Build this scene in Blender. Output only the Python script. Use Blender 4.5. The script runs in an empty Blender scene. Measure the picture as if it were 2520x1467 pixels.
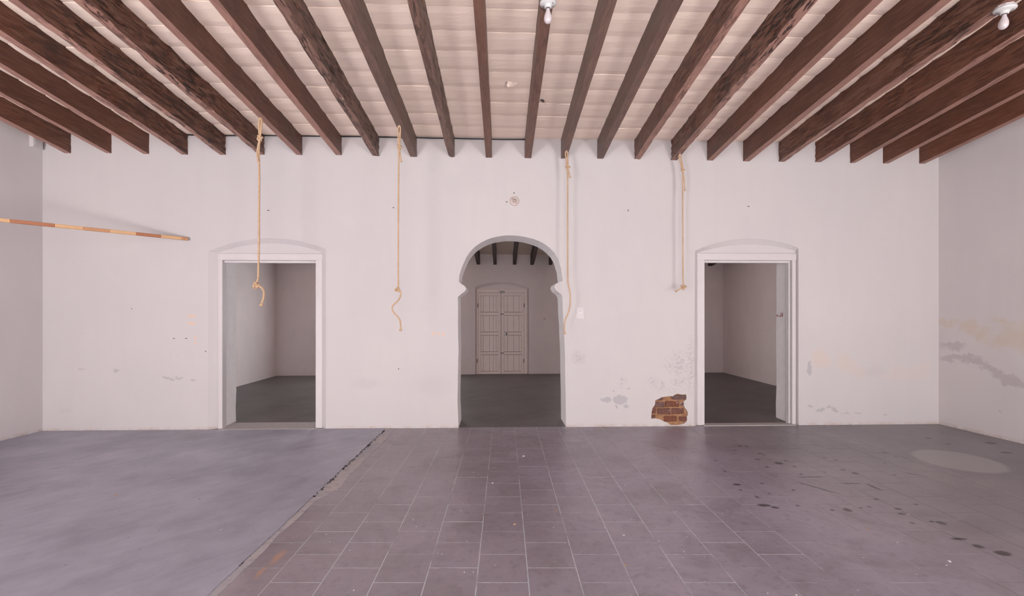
import bpy, bmesh, math, random
from mathutils import Vector, Matrix, noise
from mathutils.geometry import tessellate_polygon
random.seed(7)
scn = bpy.context.scene
C = scn.collection
R = math.radians

# ------------------------------------------------------------------ camera, light, exposure
F_PX, CXP, HOR, HC = 1120.0, 1260.0, 776.0, 1.5     # focal length in px, centre column, horizon row, eye height
TH = R(1.856)                                       # the camera is turned this much to the right of the wall's normal
cam_d = bpy.data.cameras.new('camera'); cam = bpy.data.objects.new('camera', cam_d); C.objects.link(cam)
cam.location = (0, 0, HC); cam.rotation_euler = (R(90), 0, -TH)
cam_d.sensor_width = 36; cam_d.lens = F_PX / 2520 * 36; cam_d.shift_y = (HOR - 733.5) / 2520
cam_d.clip_start = 0.05; cam_d.clip_end = 200
scn.camera = cam
vs = scn.view_settings
vs.view_transform = 'Standard'; vs.look = 'None'; vs.gamma = 1; vs.use_curve_mapping = False; vs.exposure = 0.0

w = bpy.data.worlds.new('world'); scn.world = w; w.use_nodes = True
bg = w.node_tree.nodes['Background']; bg.inputs[0].default_value = (0.80, 0.88, 1.0, 1); bg.inputs[1].default_value = 1.0

def area(name, loc, rot, sx, sy, power, col):
    l = bpy.data.lights.new(name, 'AREA'); l.shape = 'RECTANGLE'; l.size = sx; l.size_y = sy
    l.energy = power; l.color = col
    o = bpy.data.objects.new(name, l); C.objects.link(o); o.location = loc; o.rotation_euler = rot
    return o
YF = -2.9                                            # the street front of the room, behind the camera
OPEN = [(-4.9, -3.1), (-1.0, 1.1), (3.2, 5.0)]       # its three tall open doorways
for i, (a, b) in enumerate(OPEN):                    # daylight that enters through them
    area('daylight', ((a + b) / 2, YF - 0.15, 1.65), (R(90), 0, 0), b - a, 3.2, (160, 86, 153)[i], (0.86, 0.92, 1.0))
    # sunlit pavement outside each doorway throws light up at the ceiling
    area('pavement_bounce', ((a + b) / 2, YF - 0.3, 0.25), (R(128), 0, 0), b - a, 0.9, (350, 200, 350)[i], (1.0, 0.92, 0.88))
# high sun falling through the doorways onto the floor behind the camera
sd = bpy.data.lights.new('sun', 'SUN'); sd.energy = 85; sd.angle = R(.6); sd.color = (1.0, .93, .86)
so = bpy.data.objects.new('sun', sd); C.objects.link(so); so.rotation_euler = (R(28), 0, R(8))
# two windows added out of view on the far wall to brighten the rear room
REAR_FILL = [(-3.35, -1.75, 75), (2.1, 3.3, 22)]
for a, b, e in REAR_FILL: area('daylight_rear', ((a + b) / 2, 11.48, 1.6), (R(-90), 0, 0), b - a - .1, 2.1, e, (0.88, 0.95, 1.0) if a < 0 else (1.0, 0.9, 0.86))

# ------------------------------------------------------------------ pixel -> place helpers
RV = Vector((math.cos(TH), -math.sin(TH), 0)); FV = Vector((math.sin(TH), math.cos(TH), 0)); EYE = Vector((0, 0, HC))
def ray(px, py): return RV * ((px - CXP) / F_PX) + FV + Vector((0, 0, (HOR - py) / F_PX))
def hit(px, py, o, n):
    d = ray(px, py); return EYE + d * ((Vector(o) - EYE).dot(Vector(n)) / d.dot(Vector(n)))
def onY(px, py, Y): return hit(px, py, (0, Y, 0), (0, 1, 0))
def onX(px, py, X): return hit(px, py, (X, 0, 0), (1, 0, 0))
def onZ(px, py, Z): return hit(px, py, (0, 0, Z), (0, 0, 1))
D, T = 6.083, 0.48                                   # distance and thickness of the wall with the three openings
XL, XR = -5.88, 6.085                                # side walls where they meet it
def xl(Y): return XL - 0.05 * (D - Y)
def xr(Y): return XR + 0.05 * (D - Y)
SL = 0.095
def zc(Y): return 3.859 + SL * (D - Y)               # sloping ceiling

# ------------------------------------------------------------------ node helpers
class NT:
    def __init__(s, name):
        s.m = bpy.data.materials.new(name); s.m.use_nodes = True; s.t = s.m.node_tree
        s.b = s.t.nodes['Principled BSDF']; s.pos = s.n('ShaderNodeNewGeometry').outputs['Position']
    def n(s, typ, **kw):
        x = s.t.nodes.new(typ)
        for k, v in kw.items(): setattr(x, k, v)
        return x
    def put(s, sock, v):
        if isinstance(v, bpy.types.NodeSocket): s.t.links.new(v, sock)
        elif v is not None: sock.default_value = v
    def noise(s, scale=5, det=4, rough=.55, vec=None, stretch=None, w=None, out='Fac', dist=0):
        x = s.n('ShaderNodeTexNoise')
        if w is not None: x.noise_dimensions = '4D'; s.put(x.inputs['W'], w)
        v = vec or s.pos
        if stretch:
            mp = s.n('ShaderNodeMapping'); s.put(mp.inputs['Vector'], v); mp.inputs['Scale'].default_value = stretch; v = mp.outputs[0]
        s.put(x.inputs['Vector'], v); x.inputs['Scale'].default_value = scale; x.inputs['Detail'].default_value = det
        x.inputs['Roughness'].default_value = rough; x.inputs['Distortion'].default_value = dist
        return x.outputs[out]
    def rng(s, v, a, b, c=0., d=1., smooth=False):
        x = s.n('ShaderNodeMapRange'); x.clamp = True
        if smooth: x.interpolation_type = 'SMOOTHSTEP'
        s.put(x.inputs[0], v); 
        for i, q in enumerate((a, b, c, d)): x.inputs[i + 1].default_value = q
        return x.outputs[0]
    def m_(s, op, a, b=None, c=None):
        x = s.n('ShaderNodeMath', operation=op); s.put(x.inputs[0], a)
        if b is not None: s.put(x.inputs[1], b)
        if c is not None: s.put(x.inputs[2], c)
        return x.outputs[0]
    def mix(s, f, a, b, mode='MIX'):
        x = s.n('ShaderNodeMix', data_type='RGBA', blend_type=mode); s.put(x.inputs[0], f)
        s.put(x.inputs[6], a if isinstance(a, bpy.types.NodeSocket) else (*a, 1)); s.put(x.inputs[7], b if isinstance(b, bpy.types.NodeSocket) else (*b, 1))
        return x.outputs[2]
    def sep(s, v):
        x = s.n('ShaderNodeSeparateXYZ'); s.put(x.inputs[0], v); return x.outputs
    def comb(s, a, b, c=0.):
        x = s.n('ShaderNodeCombineXYZ'); s.put(x.inputs[0], a); s.put(x.inputs[1], b); s.put(x.inputs[2], c); return x.outputs[0]
    def spots(s, vec, lst, soft=.15, amp=.05, sc=12):
        """union of warped ellipses (cx, cy, rx, ry, angle) in the plane of vec"""
        nz = s.noise(sc, 3, .6, out='Color', vec=vec)
        a = s.n('ShaderNodeVectorMath', operation='MULTIPLY_ADD'); s.put(a.inputs[0], nz); a.inputs[1].default_value = (2 * amp,) * 3; a.inputs[2].default_value = (-amp,) * 3
        b = s.n('ShaderNodeVectorMath', operation='ADD'); s.put(b.inputs[0], a.outputs[0]); s.put(b.inputs[1], vec)
        acc = None
        for (cx, cy, rx, ry, ang) in lst:
            mp = s.n('ShaderNodeMapping', vector_type='TEXTURE'); s.put(mp.inputs[0], b.outputs[0])
            mp.inputs['Location'].default_value = (cx, cy, 0); mp.inputs['Rotation'].default_value = (0, 0, ang); mp.inputs['Scale'].default_value = (rx, ry, 1)
            mz = s.n('ShaderNodeVectorMath', operation='MULTIPLY'); s.put(mz.inputs[0], mp.outputs[0]); mz.inputs[1].default_value = (1, 1, 0)
            ln = s.n('ShaderNodeVectorMath', operation='LENGTH'); s.put(ln.inputs[0], mz.outputs[0])
            acc = ln.outputs['Value'] if acc is None else s.m_('MINIMUM', acc, ln.outputs['Value'])
        return s.rng(acc, 1 + soft, 1 - soft, 0., 1.)
    def bump(s, h, strength=.3, dist=.01, prev=None):
        x = s.n('ShaderNodeBump'); s.put(x.inputs['Height'], h); x.inputs['Strength'].default_value = strength; x.inputs['Distance'].default_value = dist
        if prev is not None: s.put(x.inputs['Normal'], prev)
        return x.outputs[0]
    def done(s, col, rough=.8, nrm=None, spec=None, metal=0):
        s.put(s.b.inputs['Base Color'], col if isinstance(col, bpy.types.NodeSocket) else (*col, 1)); s.put(s.b.inputs['Roughness'], rough)
        if nrm is not None: s.put(s.b.inputs['Normal'], nrm)
        if spec is not None: s.b.inputs['Specular IOR Level'].default_value = spec
        s.b.inputs['Metallic'].default_value = metal
        return s.m

def simple(name, col, rough=.6, metal=0, var=.12, sc=20, spec=None):
    t = NT(name); nz = t.noise(sc, 4)
    c2 = tuple(max(0, c * (1 - var)) for c in col); c1 = tuple(min(1, c * (1 + var)) for c in col)
    return t.done(t.mix(nz, c2, c1), rough, t.bump(nz, .1, .002), spec, metal)

# ---- plaster walls
def wpx(lst, plane, up='xz'):
    """photo positions -> (u, z, ru, rz, ang) on the wall"""
    out = []
    for e in lst:
        px, py, rx, ry = e[:4]; ang = e[4] if len(e) > 4 else 0
        if plane == 'back': p = onY(px, py, D); q = onY(px + rx, py, D); u, ru = p.x, abs(q.x - p.x); rz = (onY(px, py - ry, D) - p).z
        else: p = onX(px, py, XR + .03); q = onX(px + rx, py, XR + .03); u, ru = p.y, abs(q.y - p.y); rz = (onX(px, py - ry, XR + .03) - p).z
        out.append((u, p.z, ru, rz, ang))
    return out
WALLC = (0.755, 0.705, 0.70)
def plaster(name, kind):
    t = NT(name); x, y, z = t.sep(t.pos)
    big = t.noise(.55, 3, .5); fine = t.noise(7, 5, .6); streak = t.noise(1.6, 4, .6, stretch=(3.2, 3.2, .35))
    c = t.mix(t.rng(big, .35, .68), (0.501, 0.464, 0.468), (0.527, 0.485, 0.477))
    c = t.mix(t.rng(streak, .45, .75, 0, .22), c, (0.464, 0.427, 0.439))
    if kind != 'back':
        c = t.mix(1.0, c, (1.13, 1.13, 1.13), 'MULTIPLY')  # same paint, colour lifted to make up for light these walls lack
    c = t.mix(t.rng(t.noise(2.4, 6, .65), .58, .8, 0, .18), c, (0.602, 0.564, 0.559))
    if kind == 'back':
        v = t.comb(x, z)
        grey = wpx([(1490, 984, 13, 6), (1526, 984, 17, 13), (1541, 1000, 7, 4), (1547, 956, 4, 3), (1509, 962, 3, 2), (1517, 1000, 3, 3),
                    (1995, 1000, 7, 3), (2020, 1009, 13, 4), (2042, 1001, 8, 3), (2055, 1010, 10, 4, -.5), (2080, 1018, 12, 1.5, -.1), (2110, 1017, 9, 1.6), (2180, 1021, 5, 2),
                    (287, 913, 8, 4), (410, 930, 9, 3), (423, 934, 4, 5), (442, 931, 12, 3), (475, 934, 7, 3), (200, 909, 8, 2), (1992, 905, 5, 19)], 'back')
        g = t.spots(v, grey, .1, .055, 20)
        c = t.mix(t.m_('MULTIPLY', g, .75), c, (0.36, 0.335, 0.35))
        mott = wpx([(1672, 895, 34, 26), (1700, 900, 10, 60), (1606, 940, 10, 13), (1626, 950, 12, 15), (1672, 940, 18, 11), (1533, 940, 9, 11), (1424, 880, 16, 15), (1655, 960, 12, 6)], 'back')
        mm = t.m_('MULTIPLY', t.spots(v, mott, .45, .04, 9), t.rng(t.noise(26, 6, .75), .47, .6))
        c = t.mix(t.m_('MULTIPLY', mm, .65), c, (0.34, 0.32, 0.325))
        fa = t.spots(v, wpx([(1424, 880, 15, 14), (2150, 915, 22, 12), (900, 945, 30, 12), (1060, 950, 40, 25), (160, 1010, 14, 5)], 'back'), .5, .05, 9)
        c = t.mix(t.m_('MULTIPLY', fa, .28), c, (0.43, 0.38, 0.39))
        be = t.spots(v, wpx([(2018, 880, 20, 20), (2030, 893, 14, 12), (2078, 890, 16, 22), (2095, 903, 20, 14, -.5), (2118, 917, 12, 12), (2215, 912, 22, 12), (2270, 905, 22, 14), (2230, 925, 50, 12)], 'back'), .35, .06, 8)
        c = t.mix(t.m_('MULTIPLY', be, t.rng(x, 4.2, 5.6, .55, .2)), c, (0.56, 0.445, 0.38))
        orr = t.spots(v, wpx([(472, 778, 11, 2.6), (471, 796, 10, 2.6), (481, 832, 3, 4), (480, 844, 3, 3), (1067, 821, 5, 3), (1079, 821, 2, 4), (1091, 823, 3.5, 4)], 'back'), .3, .012, 40)
        c = t.mix(t.m_('MULTIPLY', orr, .7), c, (0.68, 0.42, 0.28))
        dk = t.spots(v, wpx([(428, 833, 3, 1), (458, 833, 3, 1), (660, 518, 3, 1.3), (1842, 508, 3, 1.2), (1546, 518, 1.5, 2), (968, 511, 2, 1.5), (1247, 497, 2, 1.6), (1265, 475, 1.8, 1.8), (506, 865, 1.6, 1.6), (981, 908, 1.5, 1.5), (324, 760, 1.3, 1.3)], 'back'), .2, .002, 40)
        c = t.mix(t.m_('MULTIPLY', dk, .85), c, (0.05, 0.035, 0.03))
    if kind == 'right':
        v = t.comb(y, z)
        g = t.spots(v, wpx([(2348, 850, 28, 8), (2345, 880, 26, 9), (2380, 880, 34, 7, -.0), (2425, 900, 14, 5), (2448, 917, 18, 7), (2488, 938, 30, 11), (2520, 948, 20, 10), (2309, 862, 3, 9), (2462, 1010, 6, 2), (2405, 890, 26, 6, 0), (2436, 908, 22, 6), (2465, 928, 24, 7)], 'right'), .3, .11, 10)
        c = t.mix(t.m_('MULTIPLY', g, .5), c, (0.36, 0.315, 0.33))
        ye = t.spots(v, wpx([(2385, 805, 18, 16), (2415, 822, 18, 14), (2470, 790, 30, 8), (2500, 825, 40, 26), (2470, 840, 40, 10), (2330, 795, 28, 6), (2540, 830, 40, 40)], 'right'), .6, .16, 7)
        c = t.mix(t.m_('MULTIPLY', ye, .36), c, (0.55, 0.42, 0.25))
    # grime just above the floor
    base = t.m_('MULTIPLY', t.rng(z, .015, .05, 1., 0.), t.rng(t.noise(9, 5, .7), .42, .6))
    c = t.mix(t.m_('MULTIPLY', base, .6), c, (0.40, 0.30, 0.25))
    nb = t.bump(t.noise(1.7, 3, .5), .5, .035); nb = t.bump(fine, .25, .006, nb)
    return t.done(c, .78, nb, .3)
M = {}
M['plaster'] = plaster('painted_plaster', 'plain'); M['plaster_back'] = plaster('painted_plaster_back', 'back'); M['plaster_right'] = plaster('painted_plaster_right', 'right')
def rear_plaster():
    t = NT('rear_room_plaster'); nz = t.noise(1.1, 5, .6); st = t.noise(2, 5, .6, stretch=(2, 2, .6))
    c = t.mix(t.rng(nz, .35, .7), (0.76, 0.67, 0.66), (0.82, 0.72, 0.71)); c = t.mix(t.rng(st, .5, .8, 0, .35), c, (0.66, 0.58, 0.58))
    return t.done(c, .85, t.bump(t.noise(6, 5), .35, .01), .2)
M['rear_plaster'] = rear_plaster()
M['jamb_plaster'] = simple('jamb_plaster', (0.78, 0.73, 0.73), .8, var=.1, sc=9)
M['ceil'] = None
def ceil_mat():
    t = NT('cream_limewash'); oi = t.n('ShaderNodeObjectInfo')
    nz = t.noise(3, 5, .6); st = t.noise(5, 5, .65, stretch=(1, 3.5, 1))
    c = t.mix(t.rng(nz, .3, .7), (0.89, 0.725, 0.62), (0.92, 0.765, 0.66)); c = t.mix(t.rng(st, .56, .75, 0, .35), c, (0.93, 0.81, 0.67))
    c = t.mix(t.m_('MULTIPLY', oi.outputs['Random'], .3), c, (0.82, 0.68, 0.63))
    nb = t.bump(st, .5, .008); nb = t.bump(t.noise(22, 4), .2, .003, nb)
    return t.done(c, .85, nb, .2)
M['ceil'] = ceil_mat()
M['joint'] = simple('ceiling_joint_mortar', (0.70, 0.58, 0.48), .9, var=.15, sc=14)
def beam_mat(under=False):
    t = NT('worn_beam_underside' if under else 'painted_beam_wood'); oi = t.n('ShaderNodeObjectInfo'); w_ = t.m_('MULTIPLY', oi.outputs['Random'], 40.)
    s = t.sep(oi.outputs['Color']); wear, grey = s[0], s[1]
    grain = t.noise(7, 7, .72, stretch=(9, .55, 9), w=w_); gouge = t.noise(5.5, 6, .65, stretch=(6.5, 1.1, 6.5), w=w_, dist=.5); blot = t.noise(1.4, 4, .6, w=w_)
    red = t.mix(t.rng(blot, .35, .68), (0.088, 0.025, 0.011), (0.158, 0.050, 0.024)); gry = t.mix(t.rng(blot, .35, .68), (0.100, 0.056, 0.044), (0.160, 0.098, 0.076))
    c = t.mix(grey, red, gry)
    if under: c = t.mix(s[2], c, t.mix(t.rng(blot, .35, .68), (0.40, 0.205, 0.16), (0.48, 0.26, 0.21)))  # underside blended towards a paler tone, by a set amount per beam
    c = t.mix(t.rng(grain, .5, .72, 0, .55), c, (0.24, 0.145, 0.10)); c = t.mix(t.rng(grain, .5, .3, 0, .6), c, (0.035, 0.015, 0.011))
    gm = t.m_('MULTIPLY', t.rng(gouge, .53, .565), t.m_('MULTIPLY', wear, t.rng(t.noise(.9, 3, .6, w=w_), .36, .58)))
    c = t.mix(t.m_('MULTIPLY', t.m_('MULTIPLY', t.rng(gouge, .47, .42), wear), .35), c, (0.26, 0.165, 0.12)); c = t.mix(t.m_('MULTIPLY', gm, .95), c, (0.012, 0.005, 0.004))
    chip = t.m_('MULTIPLY', t.rng(t.noise(16, 3, .6, stretch=(1, .5, 1), w=w_), .73, .76), wear)
    c = t.mix(chip, c, (0.62, 0.52, 0.42))
    h = t.m_('SUBTRACT', t.m_('MULTIPLY', grain, .5), gm)
    return t.done(c, t.rng(blot, .3, .7, .34, .5), t.bump(h, .9, .016), .42)

M['beam'] = beam_mat(); M['beam_under'] = beam_mat(True); _b = M['beam'].node_tree.nodes['Principled BSDF']; _b.inputs['Coat Weight'].default_value = 0.0; _b.inputs['Coat Roughness'].default_value = .28; _b.inputs['Coat IOR'].default_value = 1.6
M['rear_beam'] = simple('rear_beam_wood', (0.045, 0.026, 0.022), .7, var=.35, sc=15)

# ---- floor
def floor_color(t):
    """one weathering field shared by tiles, screed and slab; returns masks"""
    x, y, z = t.sep(t.pos); v = t.comb(x, y)
    def fz(lst):
        out = []
        for e in lst:
            px, py = 1680 + e[0] / 3, 1000 + e[1] / 3; rx, ry = e[2] / 3, e[3] / 3
            p = onZ(px, py, 0); q = onZ(px + rx, py, 0); s_ = onZ(px, py - ry, 0)
            out.append((p.x, p.y, (q - p).length, max((s_ - p).length * .8, .012), e[4] if len(e) > 4 else 0))
        return out
    dark = fz([(385, 325, 12, 4), (420, 293, 18, 5), (475, 297, 14, 4), (575, 350, 20, 4), (555, 392, 24, 4), (600, 362, 12, 3), (245, 403, 14, 4), (765, 402, 16, 4), (710, 420, 30, 9), (825, 445, 16, 6), (625, 448, 15, 5),
               (310, 480, 12, 6), (875, 503, 16, 5), (1045, 378, 16, 4), (1130, 398, 14, 4), (1185, 470, 18, 5), (1050, 487, 10, 4), (1272, 495, 26, 6), (1490, 343, 14, 4), (1575, 373, 13, 3), (1493, 421, 13, 4), (1560, 505, 14, 4),
               (885, 573, 15, 4), (820, 620, 12, 5), (640, 645, 12, 4), (548, 670, 12, 10), (587, 570, 12, 6), (400, 578, 30, 7), (425, 618, 15, 6), (600, 730, 48, 11), (682, 748, 28, 8), (850, 735, 16, 6), (1105, 767, 15, 6),
               (1218, 766, 30, 12), (1315, 750, 14, 4), (1378, 743, 16, 5), (1427, 686, 20, 6), (1590, 758, 26, 6), (1720, 723, 15, 5), (1615, 795, 30, 7), (1695, 862, 16, 6), (1838, 850, 18, 6), (1910, 862, 30, 12),
               (2185, 1035, 36, 14), (2365, 1085, 56, 16), (2040, 980, 60, 8), (2275, 272, 40, 6), (2390, 342, 40, 5), (1960, 278, 20, 4), (1815, 235, 20, 4), (1408, 595, 14, 24),
               (990, 600, 150, 2.5, -1.02), (955, 522, 110, 2), (1250, 569, 75, 2.5), (1695, 500, 55, 2.5, -.9)])
    d = t.spots(v, dark, .25, .014, 18)
    soft = t.spots(v, fz([(700, 300, 420, 50), (1290, 1000, 60, 20), (1560, 1110, 50, 20), (1760, 790, 140, 25), (160, 1170, 60, 25), (-1300, 330, 420, 120), (2300, 900, 200, 50)]), .9, .05, 3)
    pa, pb, pt, pu = onZ(2243, 1117, 0), onZ(2482, 1152, 0), onZ(2340, 1108, 0), onZ(2390, 1157, 0); pc = (pa + pb) / 2; ax = pb - pa; sp = pu - pt
    mn = abs(sp.x * -ax.y + sp.y * ax.x) / ax.length / 2
    pale = t.spots(v, [(pc.x, pc.y, ax.length / 2, mn, math.atan2(ax.y, ax.x))], .06, .03, 7)
    smear = t.m_('MULTIPLY', t.spots(v, fz([(60, 480, 130, 30), (330, 1250, 120, 40), (1150, 1050, 170, 40), (1600, 1200, 140, 30), (500, 950, 100, 25), (-150, 440, 160, 40), (2450, 950, 100, 60), (1300, 950, 150, 20)]), .9, .06, 4), t.rng(t.noise(3, 5, .6), .30, .72))
    soft = t.m_('MULTIPLY', soft, t.rng(t.noise(2.5, 6, .65), .3, .7))
    return x, y, v, d, soft, pale, smear
def floor_mat(kind):
    t = NT('floor_' + kind); x, y, v, d, soft, pale, smear = floor_color(t)
    cloud = t.noise(1.3, 6, .62); fine = t.noise(16, 6, .7); mpb = t.n('ShaderNodeMapping'); t.put(mpb.inputs[0], t.pos); mpb.inputs['Rotation'].default_value = (0, 0, R(-48)); brush = t.noise(3.2, 8, .72, vec=mpb.outputs[0], stretch=(.7, 2.2, 1), dist=.7)
    oi = t.n('ShaderNodeObjectInfo')
    conc = t.mix(t.rng(cloud, .3, .7), (0.247, 0.242, 0.299), (0.405, 0.406, 0.486)); conc = t.mix(t.rng(brush, .5, .74, 0, .22), conc, (0.495, 0.493, 0.582)); conc = t.mix(t.rng(brush, .5, .28, 0, .28), conc, (0.17, 0.155, 0.18))
    rightc = t.mix(t.rng(cloud, .32, .68), (0.150, 0.135, 0.146), (0.219, 0.198, 0.215)); rightc = t.mix(t.rng(brush, .5, .75, 0, .45), rightc, (0.25, 0.235, 0.24))
    toright = t.rng(t.m_('ADD', x, t.m_('MULTIPLY', cloud, 1.6)), 3.0, 4.9)
    if kind == 'tile':
        tc = t.mix(t.rng(cloud, .3, .7), (0.221, 0.193, 0.234), (0.353, 0.313, 0.383)); tc = t.mix(t.m_('MULTIPLY', oi.outputs['Random'], .35), tc, (0.284, 0.258, 0.328))
        tc = t.mix(t.rng(fine, .5, .75, 0, .35), tc, (0.28, 0.25, 0.25)); tc = t.mix(t.rng(fine, .48, .28, 0, .5), tc, (0.085, 0.068, 0.066))
        dirt = t.noise(2.1, 8, .7, dist=.8); tc = t.mix(t.rng(dirt, .50, .68, 0, .55), tc, (0.135, 0.110, 0.115)); tc = t.mix(t.rng(dirt, .42, .30, 0, .4), tc, (0.36, 0.325, 0.355))
        speck = t.noise(38, 3, .6, dist=1.2); tc = t.mix(t.rng(speck, .70, .74, 0, .55), tc, (0.50, 0.48, 0.52)); tc = t.mix(t.rng(speck, .30, .27, 0, .6), tc, (0.08, 0.06, 0.06))
        tc = t.mix(t.m_('MULTIPLY', t.rng(x, 1.3, -1.2), .35), tc, (0.235, 0.20, 0.20))
        c = t.mix(toright, tc, rightc)
        rust = t.spots(v, [(onZ(684, 1371, 0).x, onZ(684, 1371, 0).y, .022, .075, 0), (onZ(642, 1408, 0).x, onZ(642, 1408, 0).y, .015, .055, 0)], .6, .02, 25)
        c = t.mix(t.m_('MULTIPLY', rust, .65), c, (0.50, 0.27, 0.15))
        foot = t.spots(v, [(1.0 * onZ(560, 1440, 0).x, onZ(560, 1440, 0).y, .06, .12, 0)], .7, .05, 8); c = t.mix(t.m_('MULTIPLY', foot, .4), c, (0.35, .32, .34))
    elif kind == 'grout':
        fade = t.m_('MAXIMUM', t.rng(t.noise(1.8, 5, .72), .50, .62), t.rng(t.m_('ADD', x, t.m_('MULTIPLY', cloud, 2.2)), 2.5, 4.2))
        gc = t.mix(t.rng(t.noise(8, 3), .4, .6), (0.52, 0.60, 0.64), (0.62, 0.62, 0.66))
        gc = t.mix(t.rng(y, 3.6, 5.6, 0, .35), gc, (0.32, 0.30, 0.32))
        c = t.mix(t.m_('MULTIPLY', fade, .85), gc, (0.20, 0.175, 0.19))
        c = t.mix(t.rng(y, D + .0, D + .02), c, rightc)
    elif kind == 'screed': c = conc
    elif kind == 'mortar': c = t.mix(t.rng(cloud, .4, .6), (0.44, 0.40, 0.40), (0.36, 0.35, 0.39)); c = t.mix(t.rng(fine, .5, .3, 0, .6), c, (0.14, .125, .12))
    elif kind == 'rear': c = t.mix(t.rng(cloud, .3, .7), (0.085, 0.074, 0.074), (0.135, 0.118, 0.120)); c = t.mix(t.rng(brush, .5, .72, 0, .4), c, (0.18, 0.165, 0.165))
    else: c = rightc
    if kind in ('tile', 'plain', 'grout'):
        c = t.mix(t.m_('MULTIPLY', soft, .38), c, (0.045, 0.036, 0.036)); c = t.mix(t.m_('MULTIPLY', smear, .45), c, (0.36, 0.34, 0.37))
        c = t.mix(t.m_('MULTIPLY', pale, .85), c, (0.31, 0.295, 0.30)); c = t.mix(t.m_('MULTIPLY', d, .9), c, (0.030, 0.020, 0.019))
    if kind in ('screed', 'plain'):
        dots = t.rng(t.noise(30, 2, .5), .745, .77); c = t.mix(dots, c, (0.05, 0.045, 0.045))
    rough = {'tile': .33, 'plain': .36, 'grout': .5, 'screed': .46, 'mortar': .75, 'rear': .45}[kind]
    nb = t.bump(t.noise(1.1, 2, .5), .25, .02); nb = t.bump(fine, .12 if kind == 'tile' else .18, .002, nb)
    return t.done(c, rough, nb, .5)
for k in ('tile', 'grout', 'screed', 'mortar', 'plain', 'rear'): M['f_' + k] = floor_mat(k)

M['white_wood'] = simple('white_painted_wood', (0.535, 0.49, 0.495), .5, var=.05, sc=12)
M['wood_edge'] = simple('worn_frame_wood', (0.42, 0.38, 0.375), .6, var=.12, sc=14)
M['rear_door'] = simple('rear_door_paint', (0.88, 0.74, 0.70), .6, var=.08, sc=10)
M['rear_door_plank'] = simple('rear_door_plank_paint', (0.90, 0.77, 0.73), .6, var=.06, sc=10)
M['door_gap'] = simple('door_joint_shadow_paint', (0.25, 0.18, 0.165), .8, var=.1)
M['lit_pane'] = simple('daylit_frosted_pane', (0.7, 0.7, 0.7), .4); _p = M['lit_pane'].node_tree.nodes['Principled BSDF']; _p.inputs['Emission Color'].default_value = (.9, .95, 1, 1); _p.inputs['Emission Strength'].default_value = 1.2  # glowing pane for the windows added to the rear room
M['dark_metal'] = simple('dark_metal', (0.05, 0.035, 0.03), .5, .6)
M['steel'] = simple('zinc_steel', (0.55, 0.56, 0.60), .3, 1)
M['brass'] = simple('aged_brass', (0.42, 0.26, 0.10), .4, 1)
M['porcelain'] = simple('white_porcelain', (0.55, 0.545, 0.54), .25, var=.04)
M['painted_porcelain'] = simple('painted_porcelain', (0.50, 0.41, 0.38), .5, var=.06)
M['plate'] = simple('painted_plate', (0.55, 0.505, 0.505), .45, var=.03)
M['slot'] = simple('dark_slot', (0.10, 0.08, 0.08), .6)
M['cable'] = simple('black_rubber', (0.012, 0.011, 0.012), .5)
M['red'] = simple('red_paint', (0.20, 0.008, 0.015), .35)
M['bulb'] = simple('frosted_bulb_glass', (0.50, 0.45, 0.46), .12, var=.02); M['bulb'].node_tree.nodes['Principled BSDF'].inputs['Subsurface Weight'].default_value = .2
def rope_mat():
    t = NT('sisal_rope'); nz = t.noise(60, 5, .7); b = t.noise(6, 3)
    c = t.mix(nz, (0.34, 0.20, 0.11), (0.66, 0.47, 0.31)); c = t.mix(t.rng(b, .4, .7, 0, .4), c, (0.66, 0.48, 0.34))
    return t.done(c, .85, t.bump(nz, .5, .002), .2)
M['rope'] = rope_mat()
def wood_mat(name, a, b):
    t = NT(name); g = t.noise(20, 6, .6, stretch=(1.5, 1.5, 8)); return t.done(t.mix(t.rng(g, .3, .7), a, b), .45, t.bump(g, .15, .002))
M['pine'] = wood_mat('pine_block', (0.52, 0.29, 0.14), (0.62, 0.38, 0.20)); M['cedar'] = wood_mat('cedar_block', (0.30, 0.105, 0.045), (0.40, 0.155, 0.07)); M['oak'] = wood_mat('tan_block', (0.40, 0.19, 0.085), (0.50, 0.26, 0.13))
def brick_mat():
    t = NT('old_brick'); oi = t.n('ShaderNodeObjectInfo'); nz = t.noise(24, 6, .7); n2 = t.noise(11, 4, .6)
    c = t.mix(oi.outputs['Random'], (0.20, 0.075, 0.045), (0.17, 0.105, 0.10)); c = t.mix(t.rng(nz, .35, .7), t.mix(.5, c, (0.06, .03, .025)), c); c = t.mix(t.rng(n2, .60, .66, 0, .75), c, (0.60, 0.52, 0.52))
    return t.done(c, .9, t.bump(nz, .8, .01), .2)
M['brick'] = brick_mat()
def mortar_mat():
    t = NT('clay_mortar'); nz = t.noise(18, 6, .7); n2 = t.noise(7, 4, .6)
    c = t.mix(t.rng(nz, .3, .7), (0.20, 0.095, 0.05), (0.42, 0.235, 0.13)); c = t.mix(t.rng(n2, .62, .68, 0, .8), c, (0.62, 0.55, 0.54))
    return t.done(c, .95, t.bump(nz, .9, .012), .1)
M['mortar'] = mortar_mat(); M['plaster_edge'] = simple('broken_plaster_edge', (0.62, 0.52, 0.46), .9, var=.2, sc=30)
M['crumb'] = simple('plaster_crumb', (0.50, 0.50, 0.53), .8, var=.2, sc=30); M['dry'] = simple('dry_flake', (0.36, 0.22, 0.13), .8, var=.3, sc=40)

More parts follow.
